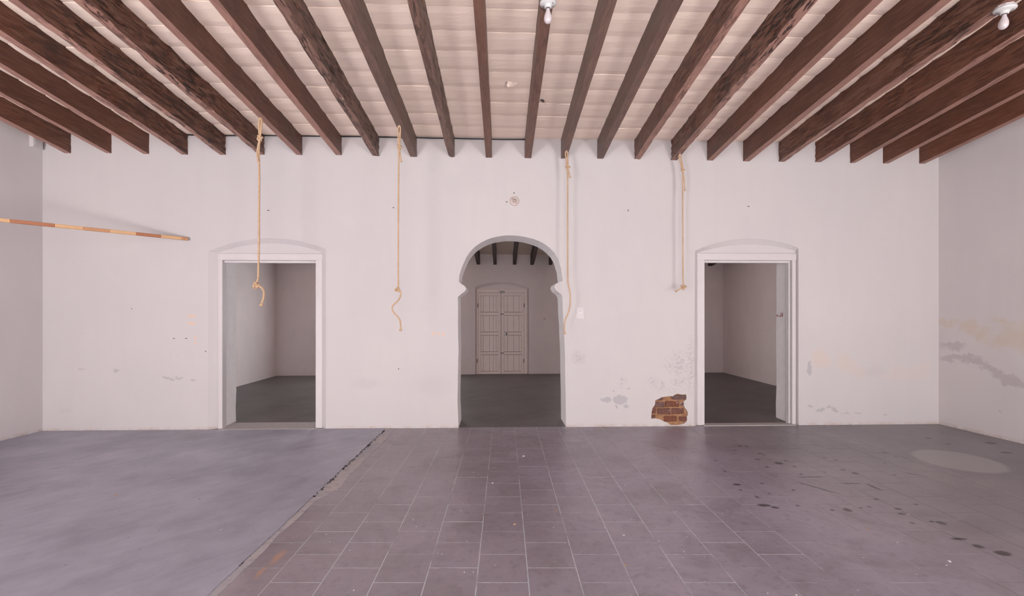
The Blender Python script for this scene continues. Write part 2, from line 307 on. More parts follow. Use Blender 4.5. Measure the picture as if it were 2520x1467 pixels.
# ------------------------------------------------------------------ object helpers
def obj(name, verts, faces, mat, parent=None, smooth=False, mats=None, fm=None):
    me = bpy.data.meshes.new(name); me.from_pydata([tuple(v) for v in verts], [], faces)
    for m in (mats or [mat]): me.materials.append(m)
    if fm: me.polygons.foreach_set('material_index', fm)
    if smooth: me.polygons.foreach_set('use_smooth', [True] * len(me.polygons))
    me.update(); o = bpy.data.objects.new(name, me); C.objects.link(o)
    if parent: o.parent = parent
    return o
def tag(o, label=None, cat=None, group=None, kind=None):
    for k, v in (('label', label), ('category', cat), ('group', group), ('kind', kind)):
        if v: o[k] = v
    return o
def empty(name, loc, *a, **k):
    o = bpy.data.objects.new(name, None); C.objects.link(o); o.location = loc; return tag(o, *a, **k)
def place(o, root):
    """parent o (built in world coordinates) to an Empty, keeping it where it stands"""
    o.parent = root; o.matrix_parent_inverse = Matrix.Translation(root.location).inverted(); return o
def bm_obj(name, bm, mat, parent=None, smooth=False):
    bmesh.ops.recalc_face_normals(bm, faces=bm.faces); me = bpy.data.meshes.new(name); bm.to_mesh(me); bm.free(); me.materials.append(mat)
    if smooth: me.polygons.foreach_set('use_smooth', [True] * len(me.polygons))
    o = bpy.data.objects.new(name, me); C.objects.link(o)
    if parent: o.parent = parent
    return o
def box_bm(a, b, bev=0., bm=None, mtx=None, seg=1):
    bm2 = bmesh.new(); bmesh.ops.create_cube(bm2, size=1)
    for v in bm2.verts: v.co = Vector([(a[i] + b[i]) / 2 + v.co[i] * (b[i] - a[i]) for i in range(3)])
    if bev: bmesh.ops.bevel(bm2, geom=bm2.edges[:], offset=bev, segments=seg, affect='EDGES', profile=.5)
    if mtx: bmesh.ops.transform(bm2, matrix=mtx, verts=bm2.verts)
    if bm is None: return bm2
    me = bpy.data.meshes.new('t'); bm2.to_mesh(me); bm2.free(); bm.from_mesh(me); bpy.data.meshes.remove(me); return bm
def lathe(prof, seg=24, mtx=None):
    bm = bmesh.new(); rings = []
    for r, z in prof: rings.append([bm.verts.new((r * math.cos(6.28318 * i / seg), r * math.sin(6.28318 * i / seg), z)) for i in range(seg)])
    for a, b in zip(rings, rings[1:]):
        for i in range(seg): bm.faces.new((a[i], a[(i + 1) % seg], b[(i + 1) % seg], b[i]))
    bm.faces.new(rings[0][::-1]); bm.faces.new(rings[-1])
    if mtx: bmesh.ops.transform(bm, matrix=mtx, verts=bm.verts)
    return bm
def frames(pts):
    t = [(pts[min(i + 1, len(pts) - 1)] - pts[max(i - 1, 0)]).normalized() for i in range(len(pts))]
    n = t[0].orthogonal().normalized(); out = []
    for a in t:
        n = (n - a * n.dot(a)); n = n.normalized() if n.length > 1e-6 else a.orthogonal().normalized(); out.append((n, a.cross(n)))
    return out
def tube(pts, r, seg=8, bm=None, cap=True):
    bm = bm or bmesh.new(); fr = frames(pts); rings = []
    for i, p in enumerate(pts):
        rr = r[i] if isinstance(r, (list, tuple)) else r; n, b = fr[i]
        rings.append([bm.verts.new(p + n * rr * math.cos(6.28318 * k / seg) + b * rr * math.sin(6.28318 * k / seg)) for k in range(seg)])
    for a, c in zip(rings, rings[1:]):
        for k in range(seg): bm.faces.new((a[k], a[(k + 1) % seg], c[(k + 1) % seg], c[k]))
    if cap: bm.faces.new(rings[0][::-1]); bm.faces.new(rings[-1])
    return bm
def smooth_path(pts, step):
    """Catmull-Rom through the points, resampled"""
    P = [pts[0]] + list(pts) + [pts[-1]]; out = []
    for i in range(1, len(P) - 2):
        n = max(1, int((P[i + 1] - P[i]).length / step))
        for k in range(n):
            t = k / n; a, b, c, d = P[i - 1], P[i], P[i + 1], P[i + 2]
            out.append(.5 * ((2 * b) + (c - a) * t + (2 * a - 5 * b + 4 * c - d) * t * t + (3 * b - a - 3 * c + d) * t ** 3))
    out.append(pts[-1]); return out
def twisted(path, r, bm=None, pitch=.045, step=.006):
    """three-strand laid rope along a path"""
    bm = bm or bmesh.new(); pts = smooth_path(path, step); fr = frames(pts)
    L = 0; ph = []
    for i, p in enumerate(pts):
        if i: L += (p - pts[i - 1]).length
        ph.append(L / pitch * 6.28318)
    for s in range(3):
        q = [p + fr[i][0] * r * .5 * math.cos(ph[i] + s * 2.0944) + fr[i][1] * r * .5 * math.sin(ph[i] + s * 2.0944) for i, p in enumerate(pts)]
        tube(q, r * .56, 5, bm)
    return bm

# ------------------------------------------------------------------ wall with openings
class WallPlane:
    def __init__(s, O, U):
        s.O = Vector(O); s.U = Vector(U).normalized(); s.N = Vector((-s.U.y, s.U.x, 0))
    def P(s, u, z, d=0.): return s.O + s.U * u + s.N * d + Vector((0, 0, z))
    def px(s, x, y, d=0.):
        h = hit(x, y, s.O + s.N * d, s.N); return ((h - s.O).dot(s.U), h.z)
def fill(V, Fc, wp, loops, d, flip=False):
    base = len(V); pts = [[Vector((u, z, 0)) for u, z in l] for l in loops]
    flat = [p for l in pts for p in l]
    for p in flat: V.append(wp.P(p.x, p.y, d))
    for t in tessellate_polygon(pts):
        a, b, c = flat[t[0]], flat[t[1]], flat[t[2]]
        cr = (b - a).cross(c - a).z
        if abs(cr) < 1e-9: continue
        tri = t if (cr > 0) != flip else (t[0], t[2], t[1])
        Fc.append(tuple(base + i for i in tri))
def strip(V, Fc, wp, A, da, B, db, closed=False):
    base = len(V); n = len(A)
    for (u, z) in A: V.append(wp.P(u, z, da))
    for (u, z) in B: V.append(wp.P(u, z, db))
    for i in range(n if closed else n - 1):
        j = (i + 1) % n; Fc.append((base + i, base + j, base + n + j, base + n + i))
def arc3(p, q, r, n=12):
    """arc from p through q to r (2-D)"""
    (x1, y1), (x2, y2), (x3, y3) = p, q, r
    d = 2 * (x1 * (y2 - y3) + x2 * (y3 - y1) + x3 * (y1 - y2))
    ux = ((x1 * x1 + y1 * y1) * (y2 - y3) + (x2 * x2 + y2 * y2) * (y3 - y1) + (x3 * x3 + y3 * y3) * (y1 - y2)) / d
    uy = ((x1 * x1 + y1 * y1) * (x3 - x2) + (x2 * x2 + y2 * y2) * (x1 - x3) + (x3 * x3 + y3 * y3) * (x2 - x1)) / d
    a, b = math.atan2(y1 - uy, x1 - ux), math.atan2(y3 - uy, x3 - ux)
    if a < b: a += 6.28318
    rr = math.hypot(x1 - ux, y1 - uy)
    return [(ux + rr * math.cos(a + (b - a) * i / n), uy + rr * math.sin(a + (b - a) * i / n)) for i in range(n + 1)]
ZB = -0.06
WB = WallPlane((0, D, 0), (1, 0, 0)); px = WB.px
ND = 0.055
def niche(wp, pl, pa, pr, il, ia, ir, nd):
    o = arc3(wp.px(*pl), wp.px(*pa), wp.px(*pr)); i = arc3(wp.px(*il, nd), wp.px(*ia, nd), wp.px(*ir, nd))
    return [(o[0][0] - .01, ZB)] + o + [(o[-1][0], ZB)], [(i[0][0], ZB)] + i + [(i[-1][0], ZB)]
n1o, n1i = niche(WB, (513, 619), (664, 586), (802, 613), (536, 623), (664, 599), (790, 620), ND)
n2o, n2i = niche(WB, (1710, 617), (1835, 587), (1965, 610), (1717, 622), (1835, 602), (1957, 618), ND)
def rect(wp, x0, x1, y, d): a = wp.px(x0, y, d); b = wp.px(x1, y, d); return [(a[0], ZB), (a[0], a[1]), (b[0], a[1]), (b[0], ZB)]
o1 = rect(WB, 547.5, 780.5, 640, ND); o2 = rect(WB, 1730, 1949, 640, ND)
aL = [(1128.5, 1054), (1126.5, 985), (1127, 940), (1128, 865), (1127, 776), (1127, 731), (1133, 725), (1143, 718), (1147.3, 711), (1143, 704), (1132, 696.5), (1129, 693)]
aT = [(1130, 678), (1135, 660), (1147.3, 634), (1156, 621), (1168.6, 608), (1182, 598), (1197, 590), (1212, 585), (1228.8, 581.5), (1243, 580), (1257, 579.5), (1275, 580.5), (1292.6, 583.5), (1311, 587.5), (1328, 594), (1343, 602), (1356.4, 613), (1366, 624), (1374, 638), (1381, 662), (1383.5, 678)]
aR = [(1385, 693), (1377, 694), (1367, 699), (1364.5, 707), (1369, 715), (1380, 723), (1384, 730), (1386, 780), (1389, 843), (1391, 900), (1392.5, 980), (1393.5, 1050)]
def jit(l, a): return [(u + random.uniform(-a, a), z + random.uniform(-a, a)) for u, z in l]
arch = [px(x, y) for x, y in aL + aT + aR]; arch[0] = (arch[0][0], ZB); arch[-1] = (arch[-1][0], ZB)
def dense(l, n, a):
    out = []
    for i in range(len(l) - 1):
        k = max(1, int(math.dist(l[i], l[i + 1]) / n)); 
        for j in range(k):
            t_ = j / k; q = (l[i][0] * (1 - t_) + l[i + 1][0] * t_, l[i][1] * (1 - t_) + l[i + 1][1] * t_)
            e = 0 if (i == 0 and j == 0) else a
            out.append((q[0] + random.uniform(-e, e), q[1] + random.uniform(-e, e)))
    return out + [l[-1]]
arch = dense(arch, .09, .003)
hz = [(520, 1100), (540, 870), (560, 790), (620, 710), (650, 560), (750, 500), (900, 450), (1050, 435), (1180, 430), (1250, 380), (1320, 350), (1400, 370), (1470, 392), (1560, 370), (1592, 440), (1570, 530), (1500, 600), (1500, 680), (1530, 780), (1600, 870), (1632, 950), (1600, 1060), (1590, 1190), (1500, 1260), (1350, 1300), (1100, 1290), (1040, 1240), (880, 1180), (780, 1130), (640, 1090)]
hole = [px(1560 + x / 12.22, 940 + y / 12.22) for x, y in hz]
hole = jit([q for i in range(len(hole)) for q in (hole[i], ((hole[i][0] + hole[(i + 1) % len(hole)][0]) / 2, (hole[i][1] + hole[(i + 1) % len(hole)][1]) / 2))], .004)
ZT = 4.0
outline = [(XL - .3, ZB)] + n1o + arch + n2o + [(XR + .3, ZB), (XR + .3, ZT), (XL - .3, ZT)]
V, Fc = [], []
fill(V, Fc, WB, [outline, hole], 0)
nf = len(Fc)
for no, ni, op in ((n1o, n1i, o1), (n2o, n2i, o2)):
    strip(V, Fc, WB, no, 0, ni, ND)
    fill(V, Fc, WB, [ni[:] + op[::-1]], ND)
n0 = len(Fc)
# splayed reveals and the arch's soffit
rears = []
for op in (o1, o2):
    a, b, c_, d_ = op; q_ = px(1910, 800, T)[0]; rr = [(a[0] - .02, ZB), (b[0] - .02, b[1] + .22), (q_, c_[1] + .22), (q_, ZB)]
    q_ = px(581, 800, T)[0]
    if op is o1: rr = [(q_, ZB), (q_, b[1] + .22), (c_[0] + .02, c_[1] + .22), (d_[0] + .02, ZB)]
    n = 10; fa = [(op[0][0], ZB + (op[1][1] - ZB) * i / n) for i in range(n + 1)]; ra = [(rr[0][0] + (random.uniform(-.006, .006) if 0 < i < n else 0), ZB + (rr[1][1] - ZB) * i / n) for i in range(n + 1)]
    fb = [(op[3][0], op[2][1] + (ZB - op[2][1]) * i / n) for i in range(n + 1)]; rb = [(rr[3][0] + (random.uniform(-.006, .006) if 0 < i < n else 0), rr[2][1] + (ZB - rr[2][1]) * i / n) for i in range(n + 1)]
    fa, ra = fa + fb, ra + rb
    strip(V, Fc, WB, fa, ND, ra, T); rears.append(ra)
strip(V, Fc, WB, arch, 0, arch, T)
n1_ = len(Fc)
strip(V, Fc, WB, hole, 0, hole, .03, closed=True)
n2_ = len(Fc)
fill(V, Fc, WB, [[(XL - .3, ZB)] + rears[0] + arch + rears[1] + [(XR + .3, ZB), (XR + .3, ZT), (XL - .3, ZT)]], T, True)
fm = [0] * n0 + [1] * (n1_ - n0) + [2] * (n2_ - n1_) + [3] * (len(Fc) - n2_)
wall_back = tag(obj('wall_back', V, Fc, None, mats=[M['plaster_back'], M['jamb_plaster'], M['plaster_edge'], M['rear_plaster']], fm=fm), kind='structure')
# bricks and clay mortar behind the broken plaster
mo_v, mo_f = [], []; u0, z0 = px(1595, 1055); u1, z1 = px(1700, 962); nx, nz_ = 26, 22
for j in range(nz_ + 1):
    for i in range(nx + 1):
        u = u0 + (u1 - u0) * i / nx; z = z0 + (z1 - z0) * j / nz_
        mo_v.append(WB.P(u, z, .024 + .008 * noise.noise(Vector((u * 25, z * 25, 3)))))
for j in range(nz_):
    for i in range(nx): k = j * (nx + 1) + i; mo_f.append((k, k + 1, k + nx + 2, k + nx + 1))
tag(obj('mortar_bed', mo_v, mo_f, M['mortar'], wall_back), 'orange brown clay mortar between the exposed bricks')
for (a, b, c_, d_) in [(1150, 400, 1570, 535), (600, 600, 920, 770), (950, 590, 1370, 755), (500, 790, 675, 960), (710, 800, 1120, 985), (1150, 795, 1520, 970), (920, 1040, 1310, 1200), (1370, 1050, 1640, 1200), (480, 1010, 650, 1090), (660, 480, 900, 560), (1420, 610, 1520, 740)]:
    p = px(1560 + a / 12.22, 940 + d_ / 12.22); q = px(1560 + c_ / 12.22, 940 + b / 12.22); dd = random.uniform(.006, .013)
    bm = box_bm((p[0], D + dd, p[1]), (q[0], D + .06, q[1]), .010)
    bmesh.ops.subdivide_edges(bm, edges=[e for e in bm.edges if e.calc_length() > .03], cuts=3, use_grid_fill=True)
    for v in bm.verts: v.co += noise.noise_vector(v.co * 26) * .009; v.co.y = max(v.co.y, D + .003)
    bm_obj('brick', bm, M['brick'], wall_back)
# hair cracks of broken plaster at the foot of the wall, left
for (x0, y0, x1, y1, x2, y2) in [(168, 1040, 169, 1050, 173, 1057), (219, 1050, 220, 1055, 222, 1059), (302, 1052, 303, 1057, 302, 1059)]:
    pts = [WB.P(*px(a, b), -.001) for a, b in ((x0, y0), (x1, y1), (x2, y2))]; bm_obj('crack', tube(pts, .003, 5), M['plaster_edge'], wall_back)

# ------------------------------------------------------------------ other walls
def quadwall(name, pts, mat, kind='structure'):
    return tag(obj(name, pts, [tuple(range(len(pts)))], mat), kind=kind)
def side(Xf, sgn): return [(Xf(D + .01), D + .01, ZB), (Xf(YF), YF, ZB), (Xf(YF), YF, zc(YF) + .1), (Xf(D + .01), D + .01, zc(D) + .1)]
def prism(name, ring, mat, off):
    """a wall slab: ring of the inner face plus an outer face moved by off"""
    n = len(ring); Vv = [Vector(p) for p in ring] + [Vector(p) + Vector(off) for p in ring]
    Ff = [tuple(range(n)), tuple(range(2 * n - 1, n - 1, -1))] + [(i, (i + 1) % n, n + (i + 1) % n, n + i) for i in range(n)]
    o = tag(obj(name, Vv, Ff, mat), kind='structure'); bm = bmesh.new(); bm.from_mesh(o.data); bmesh.ops.recalc_face_normals(bm, faces=bm.faces); bm.to_mesh(o.data); bm.free(); return o
wall_left = prism('wall_left', side(xl, -1), M['plaster'], (-.3, 0, 0)); wall_right = prism('wall_right', side(xr, 1), M['plaster_right'], (.3, 0, 0))
WF = WallPlane((0, YF, 0), (1, 0, 0)); V, Fc = [], []
ol = [(xl(YF) - .3, ZB)]
for a, b in OPEN: ol += [(a, ZB), (a, 3.25), (b, 3.25), (b, ZB)]
ol += [(xr(YF) + .3, ZB), (xr(YF) + .3, zc(YF) + .2), (xl(YF) - .3, zc(YF) + .2)]
fill(V, Fc, WF, [ol], 0); fill(V, Fc, WF, [ol], -.4, True)
for a, b in OPEN: strip(V, Fc, WF, [(a, ZB), (a, 3.25), (b, 3.25), (b, ZB)], 0, [(a, ZB), (a, 3.25), (b, 3.25), (b, ZB)], -.4)
tag(obj('wall_front', V, Fc, M['plaster']), kind='structure')
# rear room
WR = WallPlane((0, 11.6, 0), (1, .026, 0)); XRL, XRR = -5.47, 5.92; Y2 = D + T
def zr(Y): return 3.05 + .143 * (11.6 - Y)
nro, nri = niche(WR, (1170, 706), (1233, 694), (1302, 709), (1173, 712), (1233, 700), (1298.5, 713), .06)
dr = rect(WR, 1173.5, 1297, 713, .06)
V, Fc = [], []
fill(V, Fc, WR, [[(XRL - .3, ZB)] + nro + [(XRR + .3, ZB), (XRR + .3, 3.3), (XRL - .3, 3.3)]], 0)
strip(V, Fc, WR, nro, 0, nri, .06); fill(V, Fc, WR, [nri], .06)
tag(obj('wall_far', V, Fc, M['rear_plaster']), kind='structure')
YE = 12.0
def Wy(X): return 11.6 + .026 * X
prism('wall_far_left', [(XRL, Y2, ZB), (XRL, Wy(XRL) + .01, ZB), (XRL, Wy(XRL) + .01, 3.3), (XRL, Y2, 4.0)], M['rear_plaster'], (-.3, 0, 0))
prism('wall_far_right', [(XRR, Y2, ZB), (XRR, Wy(XRR) + .01, ZB), (XRR, Wy(XRR) + .01, 3.3), (XRR, Y2, 4.0)], M['rear_plaster'], (.3, 0, 0))

# ------------------------------------------------------------------ ceilings
ceiling = prism('ceiling', [(xl(YF) - .3, YF - .4, zc(YF - .4) + .02), (xr(YF) + .3, YF - .4, zc(YF - .4) + .02), (XR + .3, D + .02, zc(D + .02) + .02), (XL - .3, D + .02, zc(D + .02) + .02)], M['joint'], (0, 0, .2))
prism('ceiling_far', [(XRL - .3, Y2 - .1, zr(Y2 - .1)), (XRR + .3, Y2 - .1, zr(Y2 - .1)), (XRR + .3, 12.1, zr(12.1)), (XRL - .3, 12.1, zr(12.1))], M['ceil'], (0, 0, .2))
BE = [(158.6, 175, 377), (262, 274.5, 377.5), (354, 367, 379), (447.6, 462.6, 380.5), (542.8, 556, 381), (636, 651, 381), (730, 744, 381.5), (827, 841, 382), (917.5, 933.5, 384), (1010, 1026, 386), (1104.5, 1119, 387), (1195.7, 1210.7, 388.4), (1291, 1307, 389), (1380.4, 1394, 390), (1469.6, 1484.6, 390.5), (1560.8, 1575, 392), (1651, 1666, 393.5), (1740, 1754, 395), (1828.6, 1843.6, 397.5), (1915.8, 1930, 398), (2005.6, 2019, 399), (2091.5, 2104, 401.5), (2172.6, 2186, 402.5), (2261.8, 2275, 403)]
SLOPE = [.136, .12, .122, .107, .099, .094, .092, .092, .092, .092, .093, .094, .094, .094, .093, .093, .093, .094, .094, .09, .10, .104, .106, .104]
WEAR = [.45, .1, .15, .6, .7, 1, .25, .2, .95, .2, .95, .1, .3, .15, .2, .6, 1, .2, .15, .8, .5, .25, .1, .1]
GREY = [.05, .05, .05, 0, .1, .15, .25, .3, .7, .9, .8, .45, .55, .9, .85, .35, .3, .2, .15, .15, 0, 0, 0, 0]
beams = []
for (a, b, y) in BE:
    p, q = onY(a, y, D), onY(b, y, D); beams.append((p.x, q.x, p.z))
KX = .011
LB = ['leftmost ceiling beam of the room, red-brown with small pale scratches, ending beside the left corner',
      'second ceiling beam from the left corner, smooth red-brown timber', 'third ceiling beam from the left corner, smooth red-brown timber with a ragged lower edge',
      'fourth ceiling beam from the left corner, red-brown with gouges low on its side', 'fifth ceiling beam from the left corner, red-brown with long dark gouges',
      'sixth ceiling beam from the left, heavily gouged brown timber ending behind the leftmost rope', 'smooth brown ceiling beam that the leftmost rope hangs from',
      'smooth brown ceiling beam just right of the one holding the leftmost rope', 'worm-eaten grey-brown ceiling beam left of the one holding the second rope', 'grey-brown ceiling beam that the second rope from the left hangs from',
      'grey-brown ceiling beam with a long dark rotten split along its lower edge', 'slim brown ceiling beam ending just left of the arch centre', 'brown ceiling beam carrying the central light bulb near the top edge',
      'smooth grey-brown ceiling beam that the rope beside the arch hangs from', 'grey-brown ceiling beam just right of the one holding the rope beside the arch', 'brown ceiling beam with a dark crack, left of the one holding the rightmost rope',
      'deeply gouged dark brown ceiling beam that the rightmost rope hangs from', 'dark brown ceiling beam with two white chips high on its side, above the right doorway', 'smooth dark brown ceiling beam ending above the middle of the right doorway',
      'rough-topped dark brown ceiling beam carrying the light bulb in the upper right corner', 'fourth ceiling beam from the right corner, scratched red-brown timber', 'third ceiling beam from the right corner, smooth red-brown timber', 'second ceiling beam from the right corner, smooth red-brown timber', 'rightmost ceiling beam of the room, smooth red-brown, ending beside the right corner']
def make_beam(i):
    x0, x1, z0_ = beams[i]; wr = WEAR[i]; sl = SLOPE[i]
    ys = [YF + .02, -1, 0, 1]; y = 1.6
    while y < D: ys.append(y); y += .035
    ys.append(D + .03); ns, nb_ = 7, 3
    Vv, Ff = [], []; root = Vector(((x0 + x1) / 2, D, z0_))
    for y in ys:
        s = (D - y); dx = -KX * s; zb = z0_ + sl * s; zt = zc(y) + .021
        ring = [(x0, zt + (zb - zt) * k / ns) for k in range(ns)] + [(x0 + (x1 - x0) * k / nb_, zb) for k in range(nb_)] + [(x1, zb + (zt - zb) * k / ns) for k in range(ns + 1)]
        for k, (X, Z) in enumerate(ring):
            q = Vector((X * 9 + i * 7.3, y * 1.6, Z * 9)); nv = noise.noise_vector(q); n2 = noise.noise(Vector((X * 25 + i * 3, y * 6, Z * 34)))
            a = .0022 + .0065 * wr; edge = 1.0 if k in (ns, ns + nb_) else .5
            inw = -1 if X > (x0 + x1) / 2 else 1
            dxn = nv.x * a * edge + (inw * max(0, n2 - .05) * .035 * wr if k < ns or k > ns + nb_ else 0)
            dzn = (nv.z * a + max(0, n2 - .15) * .03 * wr) if ns <= k <= ns + nb_ else nv.z * a * .5
            Vv.append(Vector((X + dx + dxn, y, Z + dzn)) - root)
    m = 2 * ns + nb_ + 1
    for j in range(len(ys) - 1):
        for k in range(m - 1): p = j * m + k; Ff.append((p, p + m, p + m + 1, p + 1))
        p = j * m; Ff.append((p + m - 1, p + 2 * m - 1, p + m, p))
    Ff.append(tuple(range(m - 1, -1, -1))); Ff.append(tuple(range((len(ys) - 1) * m, len(ys) * m)))
    fmi = []
    for j in range(len(ys) - 1): fmi += [1 if ns <= k < ns + nb_ else 0 for k in range(m)]
    pale = .95 if i < 5 else (.75 if i < 8 else (.25 if i < 9 else (.05 if i < 15 else .62)))
    o = obj('wooden_joist', Vv, Ff, None, mats=[M['beam'], M['beam_under']], fm=fmi + [0, 0]); o.location = root; o.color = (wr, GREY[i], pale, 1)
    bm = bmesh.new(); bm.from_mesh(o.data); bmesh.ops.recalc_face_normals(bm, faces=bm.faces); bm.to_mesh(o.data); bm.free()
    return tag(o, LB[i], 'beam', 'wooden beams across the main ceiling')
beam_objs = [make_beam(i) for i in range(len(BE))]
# ceiling bricks, one between each pair of beams
rows = [D]
while rows[-1] > 3.55: rows.append(rows[-1] - .281)
nbk = 0
for i in range(len(beams) + 1):
    off = random.uniform(-.03, .03)
    for j in range(len(rows) - 1):
        yb, ya = rows[j] - (0 if j == 0 else off), rows[j + 1] - off
        if j == 0: yb = D
        if yb < 3.7: continue
        ym = (ya + yb) / 2; s = D - ym
        xa = (beams[i - 1][1] - KX * s - .004) if i else xl(ym)
        xb = (beams[i][0] - KX * s + .004) if i < len(beams) else xr(ym)
        if xb - xa < .03: continue
        # left and right ends of the row are hidden behind the beams
        g = .0035; nu, nv = 6, 4; Vv, Ff = [], []; tilt = random.uniform(-.006, .006); dz = random.uniform(-.003, .003)
        for b_ in range(nv + 1):
            for a_ in range(nu + 1):
                X = xa + (xb - xa) * a_ / nu; fy = b_ / nv; Y = ya + g + (yb - ya - 2 * g) * fy
                ed = b_ in (0, nv); z = zc(Y) + dz + tilt * (fy - .5) + (.0065 if ed else 0) + .004 * noise.noise(Vector((X * 6, Y * 6, i)))
                if ed: Y += random.uniform(-.004, .004)
                Vv.append(Vector((X, Y, z)))
        top = len(Vv)
        for X, Y in ((xa, ya + g), (xb, ya + g), (xb, yb - g), (xa, yb - g)): Vv.append(Vector((X, Y, zc(Y) + .019)))
        w_ = nu + 1
        for b_ in range(nv):
            for a_ in range(nu): k = b_ * w_ + a_; Ff.append((k, k + w_, k + w_ + 1, k + 1))
        Ff += [(top, top + 1, top + 2, top + 3), tuple(range(0, w_)) + (top + 1, top), tuple(range(nv * w_ + nu, nv * w_ - 1, -1)) + (top + 3, top + 2)]
        obj('ceiling_brick', Vv, Ff, M['ceil'], ceiling, smooth=False); nbk += 1
# plain limewashed run of the ceiling nearer the front
ya = rows[-1] - .03; tag(obj('ceiling_plaster', [(xl(YF), YF, zc(YF)), (xr(YF), YF, zc(YF)), (xr(3.7), 3.68, zc(3.68)), (xl(3.7), 3.68, zc(3.68))], [(0, 3, 2, 1)], M['ceil'], ceiling))
# flakes hanging off the ceiling
def flake(pxs, mat, name, label):
    Vv = []
    for k, (x, y, dz) in enumerate(pxs):
        h = hit(x, y, (0, D, 3.859 - .004), (0, SL, 1)); Vv.append(h + Vector((0, 0, -dz)))
    o = obj(name, Vv, [tuple(range(len(Vv)))], mat, ceiling); return tag(o, label)
flake([(1246, 202, .03), (1249, 207, .035), (1258, 209, .02), (1264, 210, .012), (1272, 206, .004), (1273, 203, .0), (1262, 202, .0), (1249, 200, .0)], M['ceil'], 'paint_curl', 'pale curl of paint peeling off the ceiling')
flake([(1245, 204, .0), (1250, 209, .0), (1258, 212, .0), (1256, 209, .0), (1247, 202, .0)], M['slot'], 'paint_gap', 'dark gap under the peeling paint')
flake([(1328, 246, .0), (1332, 244, .0), (1338, 245, .0), (1341, 250, .0), (1337, 252.5, .0), (1333, 250, .0)], M['slot'], 'paint_hole', 'small dark hole in the ceiling paint')
flake([(1340, 249, .02), (1342, 250, .02), (1344, 257, .01), (1342, 258, .0)], M['ceil'], 'paint_curl', 'pale sliver of paint beside the hole')
# rear beams
RB = [(1173, 1181, 'farthest left of the five dark beams seen through the arch'), (1214.5, 1222, 'second from the left of the dark beams seen through the arch'), (1262.5, 1270.5, 'middle one of the dark beams seen through the arch'), (1305.5, 1313.5, 'fourth from the left of the dark beams seen through the arch'), (1350.5, 1358, 'farthest right of the five dark beams seen through the arch'),
      (719, 729, 'dark beam tip under the head of the left doorway, left one of the pair'), (761, 771, 'dark beam tip under the head of the left doorway, right one of the pair'), (1742, 1752, 'dark beam tip at the top left inside the right doorway')]
for a, b, lab in RB:
    p = WR.px(a, 651); q = WR.px(b, 651); c0 = WR.P(p[0], 0); c1 = WR.P(q[0], 0); zb = 2.79; L = c0.y - Y2
    Vv, Ff = [], []; ny = 12
    for j in range(ny + 1):
        s = L * j / ny
        for (X, dzz) in ((c0.x, .26), (c0.x, .0), (c1.x, .0), (c1.x, .26)):
            Y = c0.y - s; dx = -.011 * s; Vv.append(Vector((X + dx + random.uniform(-.003, .003), Y, zb + .143 * s + dzz + (random.uniform(-.003, .003) if dzz == 0 else 0))))
    for j in range(ny):
        for k in range(4): m = (k + 1) % 4; Ff.append((j * 4 + k, j * 4 + m, j * 4 + 4 + m, j * 4 + 4 + k))
    Ff += [(3, 2, 1, 0), (ny * 4, ny * 4 + 1, ny * 4 + 2, ny * 4 + 3)]
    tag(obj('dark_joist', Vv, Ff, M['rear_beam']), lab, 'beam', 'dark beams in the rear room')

# ------------------------------------------------------------------ floor
E0 = -0.30
floor = tag(bm_obj('floor', box_bm((xl(YF) - .3, YF - .4, E0), (xr(YF) + .3, D + .02, -.0012)), M['f_grout']), kind='structure')
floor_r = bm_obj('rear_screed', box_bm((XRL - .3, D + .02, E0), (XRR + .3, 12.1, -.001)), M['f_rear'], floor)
def slab(name, poly, z0_, z1_, mat, label=None):
    n = len(poly); Vv = [(x, y, z1_) for x, y in poly] + [(x, y, z0_) for x, y in poly]
    Ff = [tuple(range(n)), tuple(range(2 * n - 1, n - 1, -1))] + [(i, n + i, n + (i + 1) % n, (i + 1) % n) for i in range(n)]
    me_v = Vv; o = obj(name, me_v, Ff, mat, floor); bm = bmesh.new(); bm.from_mesh(o.data); bmesh.ops.recalc_face_normals(bm, faces=bm.faces); bm.to_mesh(o.data); bm.free()
    if label: o['label'] = label
    return o
def xj(Y): return -1.55 + .021 * (Y - 2.4)
edge = []
Y = YF
while Y < D:
    rgh = .012 if Y > 3.8 else .004
    edge.append((xj(Y) + noise.noise(Vector((Y * 9, 0, 0))) * rgh * 1.6 + random.uniform(-rgh, rgh) * .4, Y)); Y += .05
edge.append((xj(D), D))
slab('concrete_screed', [(xl(YF), YF)] + edge + [(XL, D)], -.003, .005, M['f_screed'], 'smooth blue-grey concrete covering the left of the floor')
st_l = [(x + (.006 if y < 3.8 else .014 + .012 * noise.noise(Vector((y * 13, 5, 0)))), y) for x, y in edge if y > 1.9]
st_r = []
for x, y in st_l:
    wd = .055 + .03 * noise.noise(Vector((y * 3, 1, 0))) + .012 * noise.noise(Vector((y * 20, 1, 0)))
    if y > 3.75: wd += min(1, (y - 3.75) / .25) * (.085 + .05 * noise.noise(Vector((y * 2.2, 4, 0))))
    st_r.append((xj(y) + wd, y))
slab('mortar_strip', st_l + st_r[::-1], -.003, .0022, M['f_mortar'], 'rough strip of grey mortar along the edge of the concrete')
# dark rubble in the joint
V, Fc = [], []
for k in range(150):
    y = random.uniform(3.75, 5.95) if k > 20 else random.uniform(2.3, 3.7); x = xj(y) + random.uniform(-.004, .022 if y > 3.7 else .008); s = random.uniform(.003, .011) * (1 if y > 3.7 else .5); b = len(V)
    for i in range(5): a = i * 1.2566 + random.random(); V.append((x + math.cos(a) * s, y + math.sin(a) * s * 1.5, .003))
    V.append((x, y, .003 + s * .7)); Fc += [(b + i, b + (i + 1) % 5, b + 5) for i in range(5)]
tag(obj('joint_rubble', V, Fc, M['dark_metal'], floor), 'dark broken bits along the joint', kind='stuff')
